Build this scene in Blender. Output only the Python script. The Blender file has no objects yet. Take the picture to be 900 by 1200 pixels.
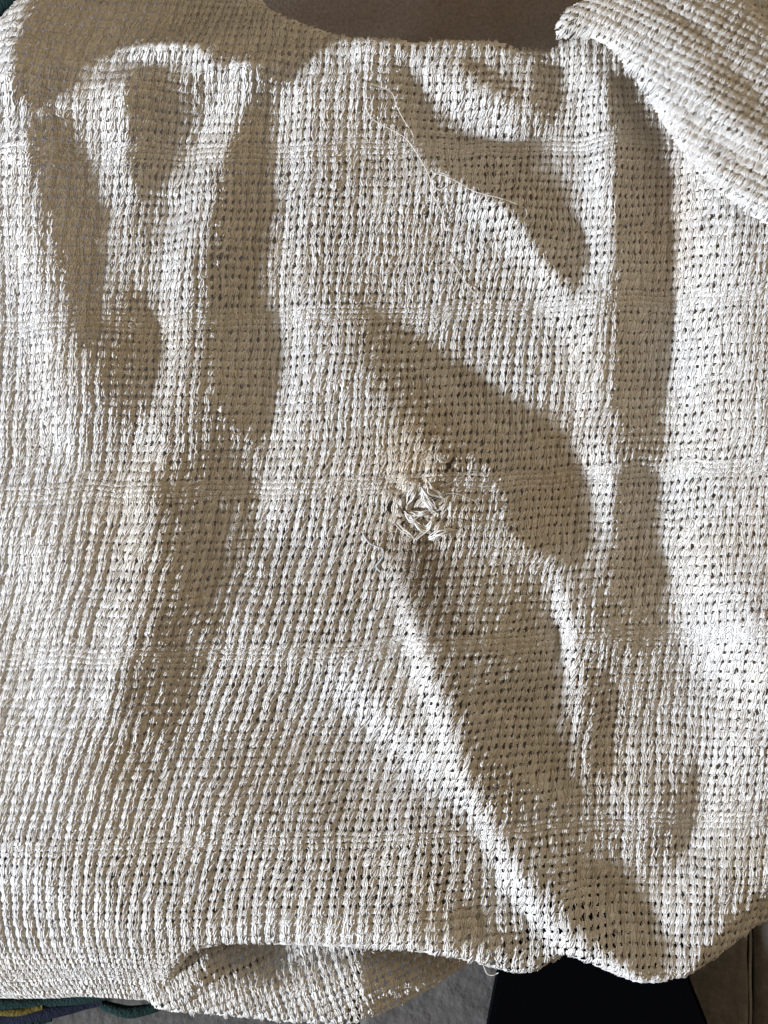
import bpy, math, zlib, base64
import numpy as np
from mathutils import Vector

# ---------------------------------------------------------------- camera, light, exposure
S = 0.0006                      # metres per picture unit of the blanket plane
D = 1.5                         # camera height above the blanket plane
sc = bpy.context.scene
cam = bpy.data.objects.new('camera', bpy.data.cameras.new('camera'))
sc.collection.objects.link(cam); sc.camera = cam
cam.location = (0, 0, D)
cam.data.sensor_fit = 'HORIZONTAL'; cam.data.sensor_width = 36
cam.data.lens = 36*D/(900*S)
cam.data.clip_start = .05; cam.data.clip_end = 60

world = bpy.data.worlds.new('World'); sc.world = world; world.use_nodes = True
bg = world.node_tree.nodes['Background']
bg.inputs[0].default_value = (1.0, .79, .53, 1)      # even warm light of the room
bg.inputs[1].default_value = 0.215

PHI = math.radians(22); EL = math.radians(20.5)
ldir = Vector((math.cos(PHI)*math.cos(EL), math.sin(PHI)*math.cos(EL), -math.sin(EL)))
ld = bpy.data.lights.new('window_light', 'AREA'); ld.shape = 'DISK'; ld.size = .48
ld.energy = 980; ld.color = (.89, .985, 1.17)
lo = bpy.data.objects.new('window_light', ld); sc.collection.objects.link(lo)
lo.location = -ldir*7.0; lo.rotation_euler = ldir.to_track_quat('-Z', 'Y').to_euler()

wd = bpy.data.lights.new('bounce_fill', 'AREA'); wd.shape = 'RECTANGLE'; wd.size = 2.2; wd.size_y = 1.6  # added soft fill lamp for the room's bounce, gives form to the shaded folds
wd.energy = 18; wd.color = (1.0, .80, .56)
wo = bpy.data.objects.new('bounce_fill', wd); sc.collection.objects.link(wo)
wo.location = (1.9, 1.3, 1.5); wo.rotation_euler = (-wo.location).to_track_quat('-Z', 'Y').to_euler()

sc.view_settings.view_transform = 'Standard'; sc.view_settings.look = 'None'
sc.view_settings.exposure = 0; sc.view_settings.gamma = 1
sc.cycles.max_bounces = 8

# ---------------------------------------------------------------- helpers
col = sc.collection
rng = np.random.default_rng(11)

def tag(o, label=None, cat=None, group=None, kind=None):
    for k, v in (('label', label), ('category', cat), ('group', group), ('kind', kind)):
        if v: o[k] = v
    return o

def mesh_obj(name, V, F, mat, parent=None, smooth=True, kind=None):
    F = np.asarray(F, np.int32); V = np.asarray(V, np.float32)
    me = bpy.data.meshes.new(name)
    me.vertices.add(len(V)); me.vertices.foreach_set('co', V.ravel())
    me.loops.add(F.size); me.loops.foreach_set('vertex_index', F.ravel())
    me.polygons.add(len(F))
    me.polygons.foreach_set('loop_start', np.arange(0, F.size, F.shape[1], dtype=np.int32))
    me.update(calc_edges=True)
    me.polygons.foreach_set('use_smooth', np.full(len(F), smooth))
    if mat: me.materials.append(mat)
    o = bpy.data.objects.new(name, me); col.objects.link(o)
    if parent:
        o.parent = parent
        base = parent
        off = Vector((0, 0, 0))
        while base: off += base.location; base = base.parent
        o.location = -off
    if kind: o['kind'] = kind
    return o

def tubes(P, r, k, cap=False):
    m, n, _ = P.shape
    T = np.gradient(P, axis=1); T /= np.linalg.norm(T, axis=2, keepdims=True)+1e-9
    up = np.zeros_like(T); up[..., 2] = 1
    vert = np.abs(T[..., 2]) > .95; up[vert] = (1, 0, 0)
    A = np.cross(T, up); A /= np.linalg.norm(A, axis=2, keepdims=True)+1e-9
    B = np.cross(A, T)
    a = np.arange(k)/k*2*np.pi+.5
    rr = np.broadcast_to(r, (m, n))
    V = P[:, :, None, :]+rr[:, :, None, None]*(np.cos(a)[None, None, :, None]*A[:, :, None, :]+np.sin(a)[None, None, :, None]*B[:, :, None, :])
    idx = np.arange(m*n*k).reshape(m, n, k)
    i0 = idx[:, :-1]; i1 = idx[:, 1:]
    F = np.stack([i0, np.roll(i0, -1, 2), np.roll(i1, -1, 2), i1], -1).reshape(-1, 4)
    return V.reshape(-1, 3), F

# fields on a regular picture grid ------------------------------------------------------
G = 5.0; FX0, FX1, FY0, FY1 = -260, 960, -60, 1260
fx = np.arange(FX0, FX1+1, G); fy = np.arange(FY0, FY1+1, G)
FXX, FYY = np.meshgrid(fx, fy)
def samp(A, x, y):
    u = np.clip((x-FX0)/G, 0, A.shape[1]-1.001); v = np.clip((y-FY0)/G, 0, A.shape[0]-1.001)
    i = u.astype(int); j = v.astype(int); s = u-i; t = v-j
    return A[j, i]*(1-s)*(1-t)+A[j, i+1]*s*(1-t)+A[j+1, i]*(1-s)*t+A[j+1, i+1]*s*t
def blur(A, n, it=2):
    for _ in range(it):
        for ax in (0, 1):
            B = np.pad(A, [(n, n) if a == ax else (0, 0) for a in (0, 1)], mode='edge')
            c = np.cumsum(B, axis=ax); c = np.insert(c, 0, 0, axis=ax)
            L = A.shape[ax]
            A = (np.take(c, range(2*n+1, 2*n+1+L), axis=ax)-np.take(c, range(0, L), axis=ax))/(2*n+1)
    return A
def noise_field(wave, seed):
    r = np.random.default_rng(seed); n = max(1, int(wave/G/2))
    A = blur(r.normal(size=FXX.shape), n, 2); return A/A.std()
def inside(pts, X, Y):
    ins = np.zeros(X.shape, bool); n = len(pts)
    for i in range(n):
        (x1, y1), (x2, y2) = pts[i], pts[(i+1) % n]
        if y1 == y2: continue
        ins ^= ((y1 > Y) != (y2 > Y)) & (X < (x2-x1)*(Y-y1)/(y2-y1)+x1)
    return ins
def sdf(pts):
    d = np.full(FXX.shape, 1e9); n = len(pts)
    for i in range(n):
        (a, b), (c, e) = pts[i], pts[(i+1) % n]
        vx, vy = c-a, e-b; t = np.clip(((FXX-a)*vx+(FYY-b)*vy)/(vx*vx+vy*vy+1e-9), 0, 1)
        d = np.minimum(d, np.hypot(FXX-a-t*vx, FYY-b-t*vy))
    return np.where(inside(pts, FXX, FYY), d, -d)
def smooth_poly(pts, it=2):
    for _ in range(it):
        q = []
        for i in range(len(pts)):
            (a, b), (c, e) = pts[i], pts[(i+1) % len(pts)]
            q += [(.75*a+.25*c, .75*b+.25*e), (.25*a+.75*c, .25*b+.75*e)]
        pts = q
    return pts

# ---------------------------------------------------------------- relief of the rumpled blanket
# outlines of the hollows that lie in shade and the lines of the raised folds, in picture units;
# from these the heights are worked out so that the low light falls over the folds as it should
SH=[
 [(45,150),(62,138),(95,142),(106,165),(112,200),(128,250),(131,300),(128,345),(122,400),(105,425),(92,395),(82,350),(68,285),(54,240),(42,190)],
 [(150,350),(176,350),(188,390),(187,440),(176,485),(168,450),(166,400)],
 [(150,95),(172,80),(215,83),(242,95),(246,112),(237,150),(217,190),(199,213),(178,240),(165,235),(154,205),(156,160)],
 [(268,180),(288,130),(305,100),(322,110),(328,150),(328,250),(323,330),(326,400),(326,450),(319,500),(300,515),(275,500),(252,460),(247,380),(249,300),(256,240)],
 [(215,600),(245,585),(280,600),(270,650),(258,700),(245,720),(225,715),(216,680)],
 [(45,-60),(40,20),(28,60),(25,120),(55,142),(66,122),(100,105),(130,80),(150,64),(200,60),(245,72),(262,88),(285,80),(300,88),(320,102),(345,98),(365,72),(400,52),(450,45),(640,50),(640,-60)],
 [(458,72),(482,80),(494,102),(512,130),(540,148),(565,160),(600,165),(628,152),(642,168),(654,200),(668,240),(684,270),(694,300),(688,330),(675,340),(652,322),(632,298),(612,265),(585,240),(555,226),(525,208),(500,190),(478,155),(462,115)],
 [(528,68),(560,70),(600,97),(616,118),(600,116),(560,98)],
 [(624,66),(660,74),(666,100),(652,132),(640,140),(624,116)],
 [(712,90),(735,85),(762,125),(786,165),(793,200),(795,300),(793,400),(788,465),(768,500),(740,500),(724,470),(722,400),(724,300),(718,200)],
 [(724,560),(745,535),(772,540),(787,565),(784,620),(788,675),(778,700),(745,715),(722,700),(712,670),(722,640),(720,600)],
 [(520,420),(565,443),(600,462),(640,476),(665,500),(690,550),(702,600),(703,645),(675,662),(625,645),(600,620),(590,580),(565,540),(540,515),(522,480),(510,445)],
 [(640,715),(656,745),(662,795),(654,850),(668,890),(677,925),(672,940),(640,930),(585,890),(552,860),(548,825),(585,805),(620,795),(634,760)],
 [(698,805),(708,805),(718,850),(720,900),(707,915),(698,880)],
 [(812,905),(824,905),(822,950),(813,990),(795,1020),(790,990),(802,950)],
 [(655,1035),(690,1022),(722,1005),(738,1005),(752,1040),(775,1085),(792,1110),(796,1150),(750,1148),(722,1122),(690,1095),(662,1070)],
 [(520,1075),(545,1058),(575,1066),(590,1082),(625,1092),(615,1110),(570,1106),(530,1100)],
 [(797,1150),(820,1112),(850,1082),(882,1055),(960,1040),(960,1100),(890,1110)],
]
# hollows that the light only grazes: outline, steepness as a share of the light's own slope
GZ=[
 ([(30,180),(52,240),(75,330),(95,400),(110,440),(85,400),(60,330),(38,260)],.85),
 ([(128,335),(182,340),(190,400),(186,480),(150,500),(120,440),(112,400)],.95),
 ([(140,250),(200,230),(200,270),(170,300),(145,290)],.8),
 ([(228,300),(250,300),(252,470),(275,520),(320,500),(300,545),(240,560),(228,450)],.97),
 ([(170,545),(290,535),(300,600),(285,680),(262,740),(240,800),(215,850),(160,870),(140,820),(165,760),(195,700),(195,630)],1.03),
 ([(120,880),(230,850),(200,920),(130,930)],.55),
 ([(395,330),(440,345),(480,385),(530,420),(560,520),(600,620),(560,640),(520,590),(500,540),(450,470),(410,400)],.98),
 ([(340,300),(410,320),(420,400),(380,380)],.4),
 ([(600,640),(700,660),(720,720),(700,760),(680,740),(660,690),(600,660)],.55),
 ([(690,690),(790,680),(790,740),(740,770),(700,740)],.75),
 ([(722,440),(790,450),(790,545),(722,545)],.97),
 ([(450,640),(500,635),(560,650),(640,680),(640,780),(600,800),(540,800),(515,760),(490,720)],.95),
 ([(300,640),(440,660),(470,760),(380,770),(290,740)],.5),
 ([(540,780),(660,780),(700,940),(740,960),(720,1020),(640,1030),(600,960),(550,880)],1.0),
 ([(690,780),(715,790),(722,900),(700,930),(685,880)],.85),
 ([(765,920),(820,900),(820,980),(770,1040),(750,1010)],.85),
 ([(480,1060),(560,1040),(600,1060),(640,1090),(600,1120),(500,1110)],.8),
 ([(480,940),(550,950),(590,1020),(560,1050),(490,1040)],.7),
 ([(250,860),(420,870),(430,980),(260,970)],.3),
 ([(486,700),(520,740),(545,800),(590,880),(640,960),(690,1020),(690,1090),(650,1072),(604,1004),(553,918),(524,825),(491,728)],1.0),
 ([(700,330),(716,330),(722,440),(714,520),(700,520)],.3),
 ([(430,60),(480,70),(500,130),(480,160),(440,120)],.8),
]
# bright ridges: polyline, width, gain
BR=[
 ([(10,20),(12,150),(30,300),(50,420),(70,520)],22,.35),
 ([(60,100),(140,95),(150,200),(160,300)],0,0),
 ([(125,120),(138,200),(150,300)],12,.3),
 ([(160,68),(210,64),(240,75)],9,.5),
 ([(275,85),(262,130),(235,200),(205,280),(200,360),(195,440),(175,520),(160,620),(140,720),(120,820)],16,.35),
 ([(345,110),(350,200),(345,300),(350,420),(335,520),(315,600)],16,.25),
 ([(420,65),(470,80),(530,110),(590,145)],18,.4),
 ([(560,240),(600,270),(650,350),(690,420),(700,520),(716,600)],18,.45),
 ([(664,70),(690,110),(698,200),(698,320),(688,400)],15,.6),
 ([(810,200),(815,350),(810,500),(800,620),(840,740),(870,800)],35,.5),
 ([(400,800),(470,870),(520,910)],22,.4),([(690,1125),(730,1142),(770,1150)],10,.6),
 ([(640,655),(655,690),(664,740),(666,790),(668,840),(678,900)],8,1.0),
 ([(462,655),(476,725),(508,828),(538,922),(586,1012),(626,1070),(670,1118)],13,.75),
 ([(850,880),(840,980),(800,1060),(770,1090)],22,.3),
 ([(0,1000),(60,1060),(150,1090)],40,.2),
 ([(200,1100),(350,1095),(480,1100)],14,.15),
 ([(450,470),(500,540),(470,570)],20,.1),
 ([(30,900),(60,780),(40,650)],30,.2),
]
MID=[ # centre x,y, rx, ry, slope change
 (390,700,80,60,-.12),(570,710,70,45,-.16),(300,900,90,40,-.05),(150,430,40,60,-.1),
 (640,980,40,40,-.12),(330,210,60,60,.0),(120,900,60,60,.03),(850,330,45,150,.22),(870,560,45,120,.22),(865,820,45,90,.25),(400,230,70,90,-.1),(30,650,60,250,.12),(620,420,50,60,.08),(600,600,30,40,-.05)]

def pdist(pl):
    d = np.full(FXX.shape, 1e9)
    for (a, b), (c, e) in zip(pl[:-1], pl[1:]):
        vx, vy = c-a, e-b; t = np.clip(((FXX-a)*vx+(FYY-b)*vy)/(vx*vx+vy*vy), 0, 1)
        d = np.minimum(d, np.hypot(FXX-a-t*vx, FYY-b-t*vy))
    return d
def solve_relief():
    TE = math.tan(EL); gl = 5.0; gp = 5.0
    hollow = np.zeros(FXX.shape, bool)
    for p in SH: hollow |= inside(p, FXX, FYY)
    ridge = np.zeros(FXX.shape)
    for pl, w, g in BR:
        if w: ridge = np.maximum(ridge, g*np.exp(-(pdist(pl)/w)**2))
    for x, y, rx, ry, g in MID: ridge = ridge+g*np.exp(-((FXX-x)/rx)**2-((FYY-y)/ry)**2)
    L = (math.cos(PHI), -math.sin(PHI)); Q = (math.sin(PHI), math.cos(PHI))
    ls = np.arange(-860, 861, gl); LL, PP = np.meshgrid(ls, ls)
    RX = 450+LL*L[0]+PP*Q[0]; RY = 600+LL*L[1]+PP*Q[1]
    ins = (RX > FX0) & (RX < FX1) & (RY > FY0) & (RY < FY1)
    M = (samp(hollow.astype(float), RX, RY) > .5) & ins
    s0 = np.where(ins, .0+1.75*samp(ridge, RX, RY), 0); w = np.where(ins, 1., .05)
    for pl, k in GZ:
        g = samp(blur(inside(pl, FXX, FYY).astype(float), 2, 2), RX, RY); s0 = s0*(1-g)-TE*k*g
    for i in range(M.shape[0]):
        d = np.diff(np.r_[0, M[i].astype(int), 0]); st = np.where(d == 1)[0]; en = np.where(d == -1)[0]
        for p, q in zip(st, en):
            t = (np.arange(q-p)+.5)/(q-p); s0[i, p:q] = -TE*(1.9-1.8*t); w[i, p:q] = 3
    lam, mu, be = .06, 1e-4, 2.5
    Dl = lambda h: np.diff(h, axis=1)/gl
    Dp = lambda h: np.diff(h, axis=0)/gl
    def DlT(g):
        o = np.zeros((g.shape[0], g.shape[1]+1)); o[:, 1:] += g; o[:, :-1] -= g; return o/gl
    def DpT(g):
        o = np.zeros((g.shape[0]+1, g.shape[1])); o[1:] += g; o[:-1] -= g; return o/gl
    L2 = lambda h: (np.roll(h, 1, 0)+np.roll(h, -1, 0)+np.roll(h, 1, 1)+np.roll(h, -1, 1)-4*h)/gl/gl
    wl = .5*(w[:, 1:]+w[:, :-1])
    A = lambda h: DlT(wl*Dl(h))+lam*DpT(Dp(h))+mu*h+be*L2(L2(h))
    s = s0.copy(); h = np.zeros(s.shape)
    for k in range(8):
        r = DlT(wl*.5*(s[:, 1:]+s[:, :-1]))-A(h); p = r.copy(); rs = (r*r).sum()
        for _ in range(150):
            Ap = A(p); al = rs/(p*Ap).sum(); h = h+al*p; r = r-al*Ap; rn = (r*r).sum()
            p = r+rn/rs*p; rs = rn
        g = np.gradient(h, gl, axis=1)
        cur = np.full(h.shape[0], -1e9); amt = np.zeros(h.shape)
        for j in range(h.shape[1]):
            cur = cur-TE*gl; amt[:, j] = cur-h[:, j]; cur = np.maximum(cur, h[:, j])
        s = s+.5*np.clip(s0-g, -.5, .5)*np.where(M, 1., .6)
        s = np.clip(np.where((amt > 0) & ~M & ins, s+.06, s), -2.2, 1.6)
    x = FXX-450; y = FYY-600
    u = np.clip((x*L[0]+y*L[1]+860)/gl, 0, h.shape[1]-1.001); v = np.clip((x*Q[0]+y*Q[1]+860)/gl, 0, h.shape[0]-1.001)
    i = u.astype(int); j = v.astype(int); a = u-i; b = v-j
    return h[j, i]*(1-a)*(1-b)+h[j, i+1]*a*(1-b)+h[j+1, i]*(1-a)*b+h[j+1, i+1]*a*b
HM = solve_relief(); HM = .5*HM+.5*blur(HM, 1, 1)
HM = HM + .4*noise_field(28, 3) + 1.1*noise_field(80, 4) + .5*noise_field(45, 5)
tr_ = np.hypot(FXX-488, FYY-594); ta = np.arctan2(FYY-594, FXX-488)
HM = HM+2.6*np.cos(7*ta+.8)*np.exp(-((tr_-34)/26)**2)-3.5*np.exp(-(tr_/16)**2)      # puckers that pull in to the tear
HB = blur(HM, 12, 2)

# ---------------------------------------------------------------- materials
def mat_base(name):
    m = bpy.data.materials.new(name); m.use_nodes = True
    return m, m.node_tree, m.node_tree.nodes['Principled BSDF']
def N(nt, t, **kw):
    n = nt.nodes.new(t)
    for k, v in kw.items(): setattr(n, k, v)
    return n

def yarn_mat(name, base, rough=.5, trans=.25, stain_tints=True):
    m, nt, b = mat_base(name)
    L = nt.links.new
    tc = N(nt, 'ShaderNodeTexCoord')
    no = N(nt, 'ShaderNodeTexNoise'); no.inputs['Scale'].default_value = 900; no.inputs['Detail'].default_value = 3
    L(tc.outputs['Object'], no.inputs['Vector'])
    n2 = N(nt, 'ShaderNodeTexNoise'); n2.inputs['Scale'].default_value = 14; n2.inputs['Detail'].default_value = 4
    L(tc.outputs['Object'], n2.inputs['Vector'])
    mr = N(nt, 'ShaderNodeMapRange'); mr.inputs[1].default_value = .3; mr.inputs[2].default_value = .7
    mr.inputs[3].default_value = .86; mr.inputs[4].default_value = 1.06
    L(no.outputs[0], mr.inputs[0])
    cr = N(nt, 'ShaderNodeMixRGB'); cr.inputs[1].default_value = (*base, 1)
    cr.inputs[2].default_value = (base[0]*.965, base[1]*.935, base[2]*.88, 1)
    m3 = N(nt, 'ShaderNodeMapRange'); m3.inputs[1].default_value = .42; m3.inputs[2].default_value = .72
    L(n2.outputs[0], m3.inputs[0]); L(m3.outputs[0], cr.inputs[0])
    last = cr.outputs[0]
    if stain_tints:
        # old yellow-brown stain round the tear a grey smear below it, and three fainter tan patches farther off (centre x, y, radii, colour, strength)
        for (px, py, rx, ry, rot, c, k) in ((485, 560, 75, 85, 0, (.66, .55, .38), .7),
                                           (497, 680, 34, 75, -.35, (.38, .32, .24), .85),
                                           (770, 240, 45, 90, 0, (.72, .56, .40), .4),
                                           (660, 560, 50, 80, 0, (.66, .52, .33), .35),
                                           (150, 640, 60, 300, .05, (.70, .60, .44), .25)):
            mp = N(nt, 'ShaderNodeMapping'); mp.vector_type = 'TEXTURE'
            mp.inputs['Location'].default_value = ((px-450)*S, (600-py)*S, 0)
            mp.inputs['Rotation'].default_value = (0, 0, -rot)
            mp.inputs['Scale'].default_value = (rx*S*1.6, ry*S*1.6, 10)
            L(tc.outputs['Object'], mp.inputs['Vector'])
            gr = N(nt, 'ShaderNodeTexGradient', gradient_type='SPHERICAL'); L(mp.outputs[0], gr.inputs[0])
            mu = N(nt, 'ShaderNodeMath', operation='MULTIPLY'); L(gr.outputs['Fac'], mu.inputs[0]); L(n2.outputs[0], mu.inputs[1])
            m4 = N(nt, 'ShaderNodeMapRange', interpolation_type='SMOOTHSTEP')
            m4.inputs[1].default_value = 0; m4.inputs[2].default_value = .5; m4.inputs[4].default_value = k
            L(mu.outputs[0], m4.inputs[0])
            mx = N(nt, 'ShaderNodeMixRGB'); mx.inputs[2].default_value = (*c, 1)
            L(m4.outputs[0], mx.inputs[0]); L(last, mx.inputs[1]); last = mx.outputs[0]
    mm = N(nt, 'ShaderNodeMixRGB', blend_type='MULTIPLY'); mm.inputs[0].default_value = 1
    L(last, mm.inputs[1]); L(mr.outputs[0], mm.inputs[2]); last = mm.outputs[0]
    L(last, b.inputs['Base Color'])
    b.inputs['Roughness'].default_value = rough
    b.inputs['Specular IOR Level'].default_value = .6
    b.inputs['Sheen Weight'].default_value = .15
    bp = N(nt, 'ShaderNodeBump'); bp.inputs['Strength'].default_value = .5; bp.inputs['Distance'].default_value = .0004
    n5 = N(nt, 'ShaderNodeTexNoise'); n5.inputs['Scale'].default_value = 1500; n5.inputs['Detail'].default_value = 2
    L(tc.outputs['Object'], n5.inputs['Vector']); L(n5.outputs[0], bp.inputs['Height'])
    L(bp.outputs[0], b.inputs['Normal'])
    tr = N(nt, 'ShaderNodeBsdfTranslucent'); 
    tm = N(nt, 'ShaderNodeMixRGB', blend_type='MULTIPLY'); tm.inputs[0].default_value = 1; tm.inputs[2].default_value = (1, .90, .74, 1)
    L(last, tm.inputs[1]); L(tm.outputs[0], tr.inputs[0])
    mx = N(nt, 'ShaderNodeMixShader'); mx.inputs[0].default_value = trans
    L(b.outputs[0], mx.inputs[1]); L(tr.outputs[0], mx.inputs[2])
    L(mx.outputs[0], nt.nodes['Material Output'].inputs[0])
    return m

M_sheet = yarn_mat('cream_knit', (.76, .73, .665), .75, .12)
M_yarn = yarn_mat('cream_yarn', (.83, .805, .75), .38, .2)
M_loop = yarn_mat('raw_yarn', (.92, .90, .84), .5, .2, stain_tints=False)

def simple(name, c, rough=.8, scale=300, var=.35, bump=.4, detail=6, spec=.3):
    m, nt, b = mat_base(name); L = nt.links.new
    tc = N(nt, 'ShaderNodeTexCoord')
    no = N(nt, 'ShaderNodeTexNoise'); no.inputs['Scale'].default_value = scale; no.inputs['Detail'].default_value = detail
    L(tc.outputs['Object'], no.inputs['Vector'])
    mx = N(nt, 'ShaderNodeMixRGB'); mx.inputs[1].default_value = (*[x*(1-var) for x in c], 1); mx.inputs[2].default_value = (*[x*(1+var) for x in c], 1)
    L(no.outputs[0], mx.inputs[0]); L(mx.outputs[0], b.inputs['Base Color'])
    bp = N(nt, 'ShaderNodeBump'); bp.inputs['Strength'].default_value = bump; bp.inputs['Distance'].default_value = .002
    L(no.outputs[0], bp.inputs['Height']); L(bp.outputs[0], b.inputs['Normal'])
    b.inputs['Roughness'].default_value = rough; b.inputs['Specular IOR Level'].default_value = spec
    return m

# ---------------------------------------------------------------- background
ZF = -.078
def fl(px, py, z=ZF):            # a point of the floor seen at picture position px, py
    k = (D-z)/D
    return ((px-450)*S*k, (600-py)*S*k)

M_ground = simple('brown_floor', (.215, .18, .152), .9, 420, .5, .8, 10)
n = 60
gx = np.linspace(-2.2, 2.2, n); GX, GY = np.meshgrid(gx, gx)
idx = np.arange(n*n).reshape(n, n)
ground = mesh_obj('floor', np.stack([GX, GY, np.full_like(GX, ZF-.02)], -1).reshape(-1, 3),
                  np.stack([idx[:-1, :-1], idx[:-1, 1:], idx[1:, 1:], idx[1:, :-1]], -1).reshape(-1, 4), M_ground)
tag(ground, 'brown floor behind the far edge of the blanket', kind='structure')

M_stone = simple('grey_stone', (.105, .097, .087), .85, 110, .55, 1.0, 10)
def slab(x0, y0, x1, y1, name='stone_slab'):
    nx, ny = 48, 26
    r = np.random.default_rng(int(abs(x0))+5)
    a, b = fl(x0, y1), fl(x1, y0)
    X, Y = np.meshgrid(np.linspace(a[0], b[0], nx), np.linspace(a[1], b[1], ny))
    Z = np.full_like(X, ZF) + r.normal(size=X.shape)*.0004
    e = np.zeros(X.shape, bool); e[[0, -1]] = True; e[:, [0, -1]] = True
    X = X+e*r.normal(size=X.shape)*.0008
    V = np.stack([X, Y, Z], -1).reshape(-1, 3)
    i = np.arange(nx*ny).reshape(ny, nx)
    F = [np.stack([i[:-1, :-1], i[:-1, 1:], i[1:, 1:], i[1:, :-1]], -1).reshape(-1, 4)]
    ring = np.concatenate([i[0], i[1:, -1], i[-1, -2::-1], i[-2:0:-1, 0]])
    low = V[ring].copy(); low[:, 2] = ZF-.019; base = len(V)
    V = np.vstack([V, low]); k = np.arange(len(ring)); k2 = np.roll(k, -1)
    F.append(np.stack([ring[k], base+k, base+k2, ring[k2]], -1))
    o = mesh_obj(name, V, np.vstack(F), M_stone, ground)
    return o
slab(-520, 1010, 420, 1700); slab(424, 1010, 876, 1700); slab(884, 1010, 1500, 1700)
# strip of pale mortar beside the open joint on the right
M_mortar = simple('mortar', (.24, .22, .19), .9, 400, .3, .6)
pts = [fl(880+.6*math.sin(q*1.3), 1010+q*16) for q in range(30)]
P = np.array([[(x, y, ZF-.003) for x, y in pts]])
V, F = tubes(P, .0014, 6); mesh_obj('mortar_joint', V, F, M_mortar, ground)

def bm_prism(name, pts, z0, z1, mat, parent=None, bevel=.002):
    import bmesh
    bm = bmesh.new()
    lo_ = [bm.verts.new((x, y, z0)) for x, y in pts]; hi = [bm.verts.new((x, y, z1)) for x, y in pts]
    bm.faces.new(hi); bm.faces.new(lo_[::-1])
    for i in range(len(pts)):
        j = (i+1) % len(pts); bm.faces.new((lo_[i], lo_[j], hi[j], hi[i]))
    bmesh.ops.recalc_face_normals(bm, faces=bm.faces)
    bmesh.ops.bevel(bm, geom=[e for e in bm.edges], offset=bevel, segments=2, affect='EDGES')
    me = bpy.data.meshes.new(name); bm.to_mesh(me); bm.free(); me.materials.append(mat)
    o = bpy.data.objects.new(name, me); col.objects.link(o)
    if parent: o.parent = parent; o.location = -parent.location
    return o

M_black = simple('black_cover', (.0016, .0017, .002), .95, 500, .4, .15, 4, .02)
zb = -.052
pts = [fl(*p, zb) for p in ((596, 1060), (590, 1130), (584, 1143), (573, 1200), (560, 1290), (850, 1290), (830, 1200), (808, 1146), (797, 1060))]
bp_ = bpy.data.objects.new('black_panel', None); col.objects.link(bp_); bp_.location = (*fl(700, 1180, zb), ZF)
tag(bp_, 'flat black tapered board showing below the lower edge of the cream blanket', 'board')
bm_prism('top_board', pts, zb-.025, zb, M_black, bp_)
bm_prism('under_block', [fl(*p, zb) for p in ((612, 1080), (600, 1270), (810, 1270), (790, 1080))], ZF+.001, zb-.0255, M_black, bp_)

# dark patterned cloths under the corners of the blanket
def fold_strip(name, line, width, mat, parent, z):
    pts = np.array(line, float); n = 80
    t = np.linspace(0, 1, len(pts)); q = np.linspace(0, 1, n)
    x = np.interp(q, t, pts[:, 0]); y = np.interp(q, t, pts[:, 1])
    k = np.ones(9)/9
    for _ in range(2):
        x[4:-4] = np.convolve(x, k, 'valid'); y[4:-4] = np.convolve(y, k, 'valid')
    kk = (D-z)/D
    P = np.stack([(x-450)*S*kk, (600-y)*S*kk, np.full(n, z)], -1)[None]
    V, F = tubes(P, width*S*(.85+.15*np.sin(q*9+z*900)[None]), 14)
    V[:, 2] += rng.normal(size=len(V))*.0002
    return mesh_obj(name, V, F, mat, parent)
M_green = simple('dark_green_wool', (.004, .024, .020), .85, 700, .6, 1, 5)
M_navy = simple('navy_wool', (.004, .007, .022), .85, 700, .6, 1, 5)
M_gold = simple('mustard_wool', (.12, .09, .012), .85, 500, .5, 1, 5)
zc = -.048
pc = bpy.data.objects.new('striped_cloth', None); col.objects.link(pc); pc.location = (*fl(60, 1190, zc), ZF)
tag(pc, 'green, navy and mustard striped cloth under the lower left corner of the blanket', 'cloth')
fold_strip('green_stripe', [(-80, 1176), (40, 1176), (90, 1170), (150, 1158)], 9, M_green, pc, zc)
fold_strip('mustard_stripe', [(-80, 1187), (0, 1187), (25, 1186), (50, 1180)], 5, M_gold, pc, zc+.002)
fold_strip('navy_stripe', [(-80, 1196), (20, 1192), (80, 1182), (120, 1172)], 9, M_navy, pc, zc-.004)
fold_strip('green_stripe', [(-80, 1208), (-10, 1204), (30, 1198), (60, 1192)], 8, M_green, pc, zc-.006)
fold_strip('navy_stripe', [(-80, 1220), (0, 1214), (40, 1204)], 8, M_navy, pc, zc-.01)
fold_strip('green_fold', [(95, 1158), (120, 1178), (150, 1187), (180, 1182), (200, 1170)], 8, M_green, pc, zc-.004)
pd = bpy.data.objects.new('green_cloth', None); col.objects.link(pd); pd.location = (*fl(5, 8, zc), ZF)
tag(pd, 'dark green cloth peeping out at the upper left corner of the blanket', 'cloth')
fold_strip('cloth_fold', [(-60, 60), (-20, 26), (10, 0), (50, -40)], 13, M_green, pd, zc)
fold_strip('cloth_fold', [(-80, 40), (-40, 8), (-10, -20), (20, -60)], 15, M_green, pd, zc-.01)

# ---------------------------------------------------------------- the blanket
blanket = bpy.data.objects.new('blanket', None); col.objects.link(blanket)
blanket.location = (0, 0, -.077)
tag(blanket, 'cream loosely knitted cotton blanket, rumpled and torn at the middle, over the floor', 'blanket')

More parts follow.
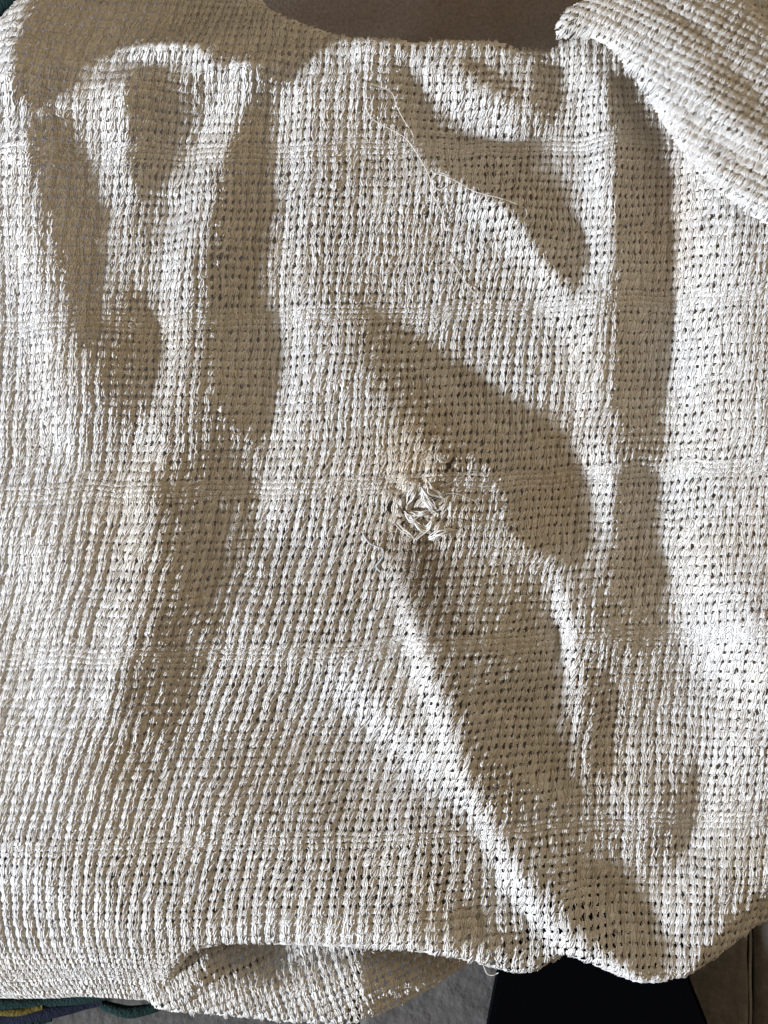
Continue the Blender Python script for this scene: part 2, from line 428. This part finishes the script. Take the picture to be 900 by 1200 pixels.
TEAR_HOLES = ((475, 593, 6.5, 6), (509, 593, 4, 4.5), (457, 596, 3.6, 5), (448, 604, 2.6, 4), (493, 604, 4, 3), (509, 527, 3.8, 4.0), (525, 546, 4, 4), (470, 608, 3, 3.5), (486, 616, 3, 3), (505, 626, 4, 2.5))
def knit(names, X, Y, hole, band, rib, poly, Hf, R, seed, tear=None, ns=4, off_sdf=None):
    """X,Y: lattice of cell corners (rows, cols) in picture units; one cell = one stitch leg"""
    r = np.random.default_rng(seed)
    nr, nc = X.shape[0]-1, X.shape[1]-1
    poly = smooth_poly(poly, 2); SD = sdf(poly)
    Hs = Hf-np.where(SD < R, R*(1-np.sqrt(np.clip(1-(1-np.clip(SD, 0, R)/R)**2, 0, 1))), 0)
    gy, gx_ = np.gradient(Hf, G)
    GXf, GYf = blur(gx_, 1, 1), blur(gy, 1, 1)
    jit = r.normal(size=(nr+2, nc+2, 6))
    def at(A, a, b):
        a = np.clip(a, 0, nc-1e-6); b = np.clip(b, 0, nr-1e-6)
        i = a.astype(int); j = b.astype(int); s = a-i; t = b-j
        return A[j, i]*(1-s)*(1-t)+A[j, i+1]*s*(1-t)+A[j+1, i]*(1-s)*t+A[j+1, i+1]*s*t
    def zf(a, b):
        fr = b-np.floor(b); fa = a-np.floor(a)
        ci = np.clip(np.floor(a).astype(int), 0, nc-1); ri = np.clip(np.floor(b).astype(int), 0, nr-1)
        bnd = band[ri]
        x, y = at(X, a, b), at(Y, a, b)
        amp = samp(rib, x, y)
        z = amp*np.cos(np.pi*a)*(1-.3*bnd)
        z += (1.9-.6*bnd)*(np.sin(np.pi*fr)**.7)*(.45+.55*np.sin(np.pi*fa))
        z += .5*jit[ri, ci, 0]*np.sin(np.pi*fr)*np.sin(np.pi*fa)
        return z
    def to3(a, b, z):
        x, y = at(X, a, b), at(Y, a, b)
        if tear is not None:
            tx, ty, tr = tear
            g = np.exp(-((x-tx)**2+(y-ty)**2)/tr**2)
            x = x+g*(4.5*samp(TN1, x, y)); y = y+g*(4.5*samp(TN2, x, y)); z = z+g*1.6*samp(TN3, x, y)
        h = samp(Hs, x, y)
        p, q = samp(GXf, x, y), samp(GYf, x, y)
        k = 1/np.sqrt(1+p*p+q*q)
        return np.stack([(x-p*k*z-450)*S, (600-(y-q*k*z))*S, (h+k*z)*S], -1), x, y
    NX, NY = 5, 6
    A, B = np.meshgrid(np.arange(nc*NX+1)/NX, np.arange(nr*NY+1)/NY)
    V, vx, vy = to3(A, B, zf(A, B)+r.normal(size=A.shape)*.12)
    GI, GJ = np.meshgrid(np.arange(nc*NX), np.arange(nr*NY))
    ca, cb = (GI+.5)/NX, (GJ+.5)/NY
    ha, hb = np.round(ca).astype(int), np.round(cb).astype(int)
    px, py = at(X, ha*1., hb*1.), at(Y, ha*1., hb*1.)
    sz = 1.28*hole[hb]*(.92+.26*jit[hb, ha, 1]+.12*samp(HN, px, py))
    sz = np.clip(sz, 0, 2.1)
    if tear is not None:
        g = np.exp(-((px-tear[0])**2+(py-tear[1])**2)/(tear[2]*1.1)**2); sz = sz*(1-.35*g)+.35*g*np.abs(jit[hb, ha, 3])
    dx = (ca-ha)*7.8; dy = (cb-hb)*11
    dx = dx+.35*dy-.4*jit[hb, ha, 2]
    keep = ((dx/(1.55*sz+.01))**2+(dy/(2.5*sz+.01))**2) > 1
    cx_, cy_ = at(X, ca, cb), at(Y, ca, cb)
    if tear is not None:
        for hx, hy, hr, hq in TEAR_HOLES:
            keep &= (((cx_-hx)/hr)**2+((cy_-hy)/hq)**2) > 1
    keep &= samp(SD, cx_, cy_) > -.5
    W = nc*NX+1
    idx = (GJ*W+GI)[keep]
    F = np.stack([idx, idx+W, idx+W+1, idx+1], -1)
    used, inv = np.unique(F, return_inverse=True)
    part = mesh_obj(names[0], V.reshape(-1, 3)[used], inv.reshape(-1, 4), M_sheet, blanket)
    # strands: the plies of every stitch
    C, Rr = np.meshgrid(np.arange(nc), np.arange(nr))
    cxm, cym = at(X, C+.5, Rr+.5), at(Y, C+.5, Rr+.5)
    ok = (samp(SD, cxm, cym) > 1.0) & (cxm > -25) & (cxm < 925) & (cym > -25) & (cym < 1225)
    if tear is not None:
        for hx, hy, hr, hq in TEAR_HOLES:
            ok &= (((cxm-hx)/(hr+.6))**2+((cym-hy)/(hq+1.6))**2) > 1
    C, Rr = C[ok], Rr[ok]
    ci = np.repeat(C, ns); ri = np.repeat(Rr, ns); k = np.tile(np.arange(ns), len(C))
    Nn = len(ci); sg = 4; tt = np.linspace(0, 1, sg)[None]
    off = (k+.5)/ns
    sl = .3*np.where(ci % 2 == 0, 1, .35)+np.repeat(r.normal(size=len(C))*.12, ns)+r.normal(size=Nn)*.12
    a = ci[:, None]+.5-sl[:, None]*(tt-.5)+(off-.5)[:, None]*(.42+.5*np.sin(np.pi*tt))+.05*r.normal(size=(Nn, sg))
    b = ri[:, None]-.06+1.12*tt+.06*r.normal(size=Nn)[:, None]
    z = zf(np.clip(a, 0, nc-.001), np.clip(b, 0, nr-.001))+(.9*np.sin(np.pi*tt)**.7-.45)+.22*r.normal(size=Nn)[:, None]
    P, _, _ = to3(a, b, z)
    rad = .95*np.sin(np.pi*(.14+.72*tt))*(1+.22*r.normal(size=Nn)[:, None])*(1+.13*r.normal(size=nr+1)[ri]+.10*SLUB[ri % 40, ci % 60])[:, None]
    V1, F1 = tubes(P, np.clip(rad, .2, 1.5)*S, 3)
    # loose plies that cross the stitch
    Nw = int(len(C)*1.5); pick = r.integers(0, len(C), Nw)
    ci, ri = C[pick], Rr[pick]
    th = r.uniform(-1.5, 1.1, Nw); Ln = r.uniform(2., 5, Nw)
    a = ci[:, None]+.5+.25*r.normal(size=Nw)[:, None]+(tt-.5)*(np.cos(th)*Ln/7.8)[:, None]
    b = ri[:, None]+.5+.28*r.normal(size=Nw)[:, None]+(tt-.5)*(np.sin(th)*Ln/11)[:, None]
    z = zf(np.clip(a, 0, nc-.001), np.clip(b, 0, nr-.001))+1.0*np.sin(np.pi*tt)-.1
    P, _, _ = to3(a, b, z)
    V2, F2 = tubes(P, .5*S*np.sin(np.pi*(.14+.72*tt))*np.ones((Nw, 1)), 3)
    mesh_obj(names[1], np.vstack([V1, V2]), np.vstack([F1, F2+len(V1)]), M_yarn, part, kind='stuff')
    # fuzz: fine fibres standing off the yarn
    Nf = int(len(C)*.45); pick = r.integers(0, len(C), Nf)
    a0 = C[pick]+r.uniform(0, 1, Nf); b0 = Rr[pick]+r.uniform(0, 1, Nf)
    th = r.uniform(0, 2*np.pi, Nf); Ln = r.uniform(3, 9, Nf)
    bend = r.uniform(-1.2, 1.2, Nf)
    an = th[:, None]+bend[:, None]*tt
    a = a0[:, None]+np.cos(an)*tt*(Ln/7.8)[:, None]; b = b0[:, None]+np.sin(an)*tt*(Ln/11)[:, None]
    z = zf(np.clip(a, 0, nc-.001), np.clip(b, 0, nr-.001))+1+r.uniform(.5, 2.5, Nf)[:, None]*np.sin(np.pi*tt*.8)
    P, _, _ = to3(a, b, z)
    V3, F3 = tubes(P, np.full((Nf, sg), .17*S), 3)
    mesh_obj('fuzz', V3, F3, M_loop, part, kind='stuff')
    return Hs, SD

SLUB = rng.normal(size=(40, 60)); SLUB = SLUB+np.roll(SLUB, 1, 1)+np.roll(SLUB, 2, 1)
HN = noise_field(120, 21)+.8*noise_field(40, 22)+2.6*np.exp(-((FXX-570)/80)**2-((FYY-250)/75)**2)-1.5*np.exp(-((FXX-470)/40)**2-((FYY-150)/60)**2)-1.2*np.exp(-((FXX-60)/80)**2-((FYY-700)/500)**2)
TN1, TN2, TN3 = noise_field(14, 31), noise_field(14, 32), noise_field(12, 33)

# lattice of the main panel
rows = []; bands = []; holes = []
y = -70.0
centres = [-15, 177, 372, 570, 765, 983, 1160]
while y < 1230:
    inb = any(abs(y+3-c) < 13 for c in centres)
    nxt = any(abs(y+3+11-c) < 13 for c in centres) and not inb
    rows.append(y); bands.append(1. if inb else 0.)
    prev = bands[-2] if len(bands) > 1 else 0
    if inb and prev: holes.append(.55)
    elif inb or prev: holes.append(1.22)
    else: holes.append(1.0)
    y += 6.6 if inb else 11.0+.5*rng.normal()
rows = np.array(rows); bands = np.array(bands); holes = np.array(holes+[1, 1])
NCOL = 160
lx = [-60, 0, 150, 300, 450, 600, 750, 960]
ly = [-70, 60, 150, 300, 450, 600, 750, 900, 1000, 1080, 1230]
LEAN = np.array([
 [.75, .70, .40, .20, .10, .05, .05, .05],
 [.45, .40, .25, .12, .05, .05, .00, .00],
 [.02, .03, .12, .10, .08, .10, .00, .00],
 [-.05, .00, .08, .05, .08, .14, .04, .03],
 [.03, .04, .08, .05, .10, .12, .08, .12],
 [.17, .18, .19, .20, .17, .12, .12, .12],
 [.24, .26, .28, .31, .29, .24, .14, .08],
 [.24, .27, .30, .31, .27, .14, .10, .05],
 [.10, .12, .22, .24, .16, .08, .05, .10],
 [-.25, -.22, -.02, .02, .05, .0, .0, .15],
 [-.5, -.5, -.2, .0, .0, .0, .0, .2]])
def lean_at(x, yv):
    u = np.interp(x, lx, np.arange(len(lx))); v = np.interp(yv, ly, np.arange(len(ly)))
    i = np.minimum(u.astype(int), len(lx)-2); j = np.minimum(v.astype(int), len(ly)-2); s = u-i; t = v-j
    return LEAN[j, i]*(1-s)*(1-t)+LEAN[j, i+1]*s*(1-t)+LEAN[j+1, i]*(1-s)*t+LEAN[j+1, i+1]*s*t
nrw = len(rows)
X = np.zeros((nrw, NCOL+1)); mid = int(np.argmin(abs(rows-600)))
X[mid] = -275+np.arange(NCOL+1)*7.9
for j in range(mid-1, -1, -1):
    X[j] = X[j+1]+lean_at(X[j+1], np.full(NCOL+1, rows[j+1]))*(rows[j+1]-rows[j])
for j in range(mid+1, nrw):
    X[j] = X[j-1]-lean_at(X[j-1], np.full(NCOL+1, rows[j-1]))*(rows[j]-rows[j-1])
Y = rows[:, None]-.038*(X-280)*np.clip((rows[:, None]-50)/200, 0, 1)+6*np.sin((X-100)/150)*.4
W1, W2 = noise_field(90, 41), noise_field(90, 42)
X = X+1.3*samp(W1, X, Y)+1.0*samp(noise_field(25, 43), X, Y); Y = Y+1.6*samp(W2, X, Y)+1.0*samp(noise_field(25, 44), X, Y)
def bump2(x, y, rx, ry, k): return k*np.exp(-((FXX-x)/rx)**2-((FYY-y)/ry)**2)

rib = 1.2+.25*noise_field(80, 51)+bump2(150, 900, 330, 330, 1.25)+bump2(360, 700, 120, 120, .5)+bump2(860, 500, 110, 320, -.7)+bump2(540, 200, 90, 110, -.6)+bump2(0, 400, 100, 250, .4)
Y = np.where((Y > 1116) & (X < 330), 1116+(Y-1116)*(1-.42*np.clip((330-X)/110, 0, 1)), Y)
rib = rib*(1-.75*np.clip((FYY-1108)/18, 0, 1)*np.clip((260-FXX)/60, 0, 1))
rib = np.clip(rib*.56, .2, 1.8)
MAIN = [(-250, 130), (-40, 52), (0, 25), (22, 9), (40, -12), (62, -90), (298, -90), (300, -18), (311, 0), (335, 15), (370, 29), (400, 39), (425, 46), (450, 51), (500, 54), (515, 48), (560, 47), (598, 50), (606, 56), (648, 57), (690, 30), (730, -90), (990, -90),
        (990, 1072), (960, 1074), (893, 1088), (880, 1099), (840, 1123), (800, 1142), (760, 1149), (720, 1141), (690, 1128), (668, 1121), (650, 1130), (620, 1145), (590, 1141), (540, 1122), (480, 1112), (400, 1110), (330, 1108), (262, 1107), (225, 1116), (205, 1140), (196, 1180), (150, 1188), (100, 1178), (60, 1181), (0, 1181), (-250, 1181)]
# left of x = 200 the panel turns under: it slopes down to the hem
HMAIN = HM-np.clip((FYY-1105)/70, 0, 1)**1.3*34*np.clip((240-FXX)/60, 0, 1)
knit(('knitted_panel', 'stitches'), X, Y, holes, bands, rib, MAIN, HMAIN, 15, 7, tear=(487, 592, 33))

def plain_lattice(ox, oy, ang, nr, nc, cu, cv, shear=0., bend=0.):
    I, J = np.meshgrid(np.arange(nc+1.), np.arange(nr+1.))
    u = I*cu+shear*J*cv; v = J*cv+bend*(I*cu/100)**2
    c, s = math.cos(ang), math.sin(ang)
    Xl = ox+u*c-v*s; Yl = oy+u*s+v*c
    return Xl+1.2*samp(W2, Xl, Yl)+.8*samp(TN1, Xl, Yl)*.6, Yl+1.2*samp(W1, Xl, Yl)+.5*samp(TN2, Xl, Yl)
ROLL = [(651, 50), (649, 34), (659, 18), (675, 8), (700, -6), (745, -32), (850, -30), (874, 4), (890, 24), (915, 46), (990, 100), (990, 360), (900, 272), (872, 256), (840, 229), (812, 201), (786, 166), (765, 131), (742, 97), (718, 66), (700, 52), (678, 47)]
Xr, Yr = plain_lattice(640, -140, math.radians(27), 46, 56, 8.1, 10.2, -.12)
nrr = 46
br = np.zeros(nrr+1); br[17:20] = 1; hr_ = np.ones(nrr+3)*1.02; hr_[18:20] = .4; hr_[17] = hr_[20] = 1.2
crease = lambda x, y, ang, w, l, k: k*np.exp(-(((FXX-x)*math.cos(ang)+(FYY-y)*math.sin(ang))/l)**2-((-(FXX-x)*math.sin(ang)+(FYY-y)*math.cos(ang))/w)**2)
HR = HB+38+crease(800, 60, .72, 55, 150, 16)+crease(850, 150, .72, 16, 70, 9)+crease(865, 105, .72, 14, 60, -6)-.05*(FXX-780)+crease(790, 30, .6, 10, 60, -5)+.6*noise_field(40, 61)
ribr = np.clip(.55+.2*noise_field(60, 52), .2, 2)
knit(('folded_corner', 'stitches'), Xr, Yr, hr_, br, ribr, ROLL, HR, 20, 8)

HEM = [(150, 1090), (170, 1185), (195, 1191), (250, 1194), (330, 1202), (400, 1206), (440, 1197), (500, 1172), (545, 1147), (580, 1134), (650, 1126), (650, 1080), (400, 1080)]
Xh, Yh = plain_lattice(90, 1140, math.radians(-24), 44, 90, 8.4, 9.4, -.1)
Yh = Yh-90; Xh = Xh-20
HH = HB-20-26*np.clip((1165-FYY)/55, 0, 1)**1.4-22*np.clip((FXX-240)/75, 0, 1)*np.clip((1162-FYY)/35, 0, 1)+.30*np.clip(FXX-330, 0, 90)*np.clip((1175-FYY)/40, 0, 1)-.42*np.clip(FXX-425, 0, 160)+crease(228, 1150, -.9, 12, 45, 8)+.5*noise_field(40, 62)
knit(('turned_hem', 'stitches'), Xh, Yh, np.ones(47)*1.1, np.zeros(45), np.clip(.35+.2*noise_field(50, 53), .3, 2), HEM, HH, 9, 9, ns=4)

# ---------------------------------------------------------------- tear: pulled loops of raw yarn
def zsurf(x, y): return samp(HM, np.asarray(x, float), np.asarray(y, float))
def bundle(name, A, B, width, n=5, lift=3.6, arch=2.6, rad=.8, seed=0, bow=0.):
    r = np.random.default_rng(seed); t = np.linspace(0, 1, 18)
    ax, ay = A; bx, by = B; dx, dy = bx-ax, by-ay; ln = math.hypot(dx, dy); nx_, ny_ = -dy/ln, dx/ln
    Ps = []; hook = r.uniform(-3, 3)
    for k in range(n):
        o = (k/(n-1)-.5)*width*(1+.2*r.normal())
        tk = t*(1+.06*r.normal())
        w = np.sin(np.pi*np.clip(tk, 0, 1))**.4*o+bow*np.sin(np.pi*t)+hook*t**3+.9*np.interp(t, np.linspace(0, 1, 6), r.normal(size=6))
        x = ax+dx*tk+nx_*w+.5*r.normal(); y = ay+dy*tk+ny_*w+.5*r.normal()
        z = zsurf(x, y)+lift+arch*np.sin(np.pi*t)*r.uniform(.6, 1.2)+r.normal()*.5-4*(abs(t-.5)*2)**3
        Ps.append(np.stack([(x-450)*S, (600-y)*S, z*S], -1))
    P = np.array(Ps)
    V, F = tubes(P, rad*S*(.8+.2*np.sin(np.pi*t))[None]*r.uniform(.7, 1.2, (n, 1)), 6)
    return mesh_obj(name, V, F, M_loop, blanket)
loops = [((487, 562), (480, 589), 7, 5, 0), ((478, 600), (505, 595), 4, 4, 3), ((479, 607), (500, 600), 4, 4, 1), ((509, 604), (483, 632), 3.5, 4, -4),
         ((501, 632), (533, 619), 6, 4, -3), ((463, 612), (485, 628), 3.5, 3, 2), ((474, 600), (492, 612), 4, 4, 3),
         ((492, 568), (514, 600), 9, 7, 4), ((499, 566), (519, 582), 6, 4, 4), ((496, 580), (508, 601), 7, 5, -2), ((486, 612), (506, 622), 5, 4, 3),
         ((514, 531), (521, 543), 6, 5, 2)]
for i, (A, B, w, n_, bw) in enumerate(loops):
    bundle('pulled_loop', A, B, w, n_, seed=100+i, bow=bw)

def thread(name, line, rad, lift, mat, arch=2., seed=0):
    r = np.random.default_rng(seed); p = np.array(line, float)
    t = np.linspace(0, len(p)-1, (len(p)-1)*8+1)
    # Catmull-Rom
    i = np.minimum(t.astype(int), len(p)-2); f = (t-i)[:, None]
    g = lambda k: p[np.clip(k, 0, len(p)-1)]
    q = .5*((2*g(i))+(-g(i-1)+g(i+1))*f+(2*g(i-1)-5*g(i)+4*g(i+1)-g(i+2))*f**2+(-g(i-1)+3*g(i)-3*g(i+1)+g(i+2))*f**3)
    z = zsurf(q[:, 0], q[:, 1])+lift+arch*np.abs(np.sin(np.linspace(0, 9, len(q))+seed))
    P = np.stack([(q[:, 0]-450)*S, (600-q[:, 1])*S, z*S], -1)[None]
    V, F = tubes(P, rad*S, 5)
    return mesh_obj(name, V, F, mat, blanket)
cx8 = lambda L_: [(400+.278*x, 80+.278*y) for x, y in L_]
thread('loose_thread', cx8([(95, 95), (100, 150), (120, 205), (160, 235), (220, 265), (270, 295), (310, 345), (345, 410), (375, 480), (380, 530), (420, 600), (440, 680)]), .62, 4, M_loop, 2.5, 1)
thread('loose_thread', cx8([(130, 80), (170, 88), (215, 112), (235, 165), (265, 220), (300, 270), (305, 320)]), .55, 4, M_loop, 2.5, 2)
thread('loose_thread', cx8([(380, 480), (400, 450), (440, 460), (445, 500), (410, 520), (385, 490), (400, 455), (470, 480), (560, 528), (650, 550), (730, 575), (772, 595), (780, 622), (765, 640)]), .55, 3.5, M_loop, 2., 3)
thread('loose_thread', [(527, 300), (537, 316), (548, 332), (556, 342)], .5, 3, M_loop, 1.5, 4)
thread('loose_thread', [(566, 1130), (571, 1141), (578, 1143), (584, 1140)], .6, 2, M_loop, 1., 5)
thread('loose_thread', [(500, 590), (512, 583), (530, 578), (552, 585), (560, 592)], .32, 3, M_loop, 1., 6)
thread('loose_thread', [(520, 570), (540, 560), (548, 553), (560, 553)], .3, 3, M_loop, 1., 7)
M_lint = simple('grey_lint', (.5, .52, .53), .7, 900, .15, .3)
li = [thread('lint', [(424, 622), (428, 630), (434, 637), (441, 640), (448, 643), (449, 651), (445, 658), (441, 664), (446, 670)], 1.0, 2.6, M_lint, .6, 8)]

print('H', HM.min(), HM.max(), 'corner', samp(HM,np.array([0.,100,400,700,850,500]),np.array([10.,1150,1100,1130,1090,60])))
print('verts', sum(len(o.data.vertices) for o in sc.objects if o.type == 'MESH'), 'faces', sum(len(o.data.polygons) for o in sc.objects if o.type == 'MESH'))
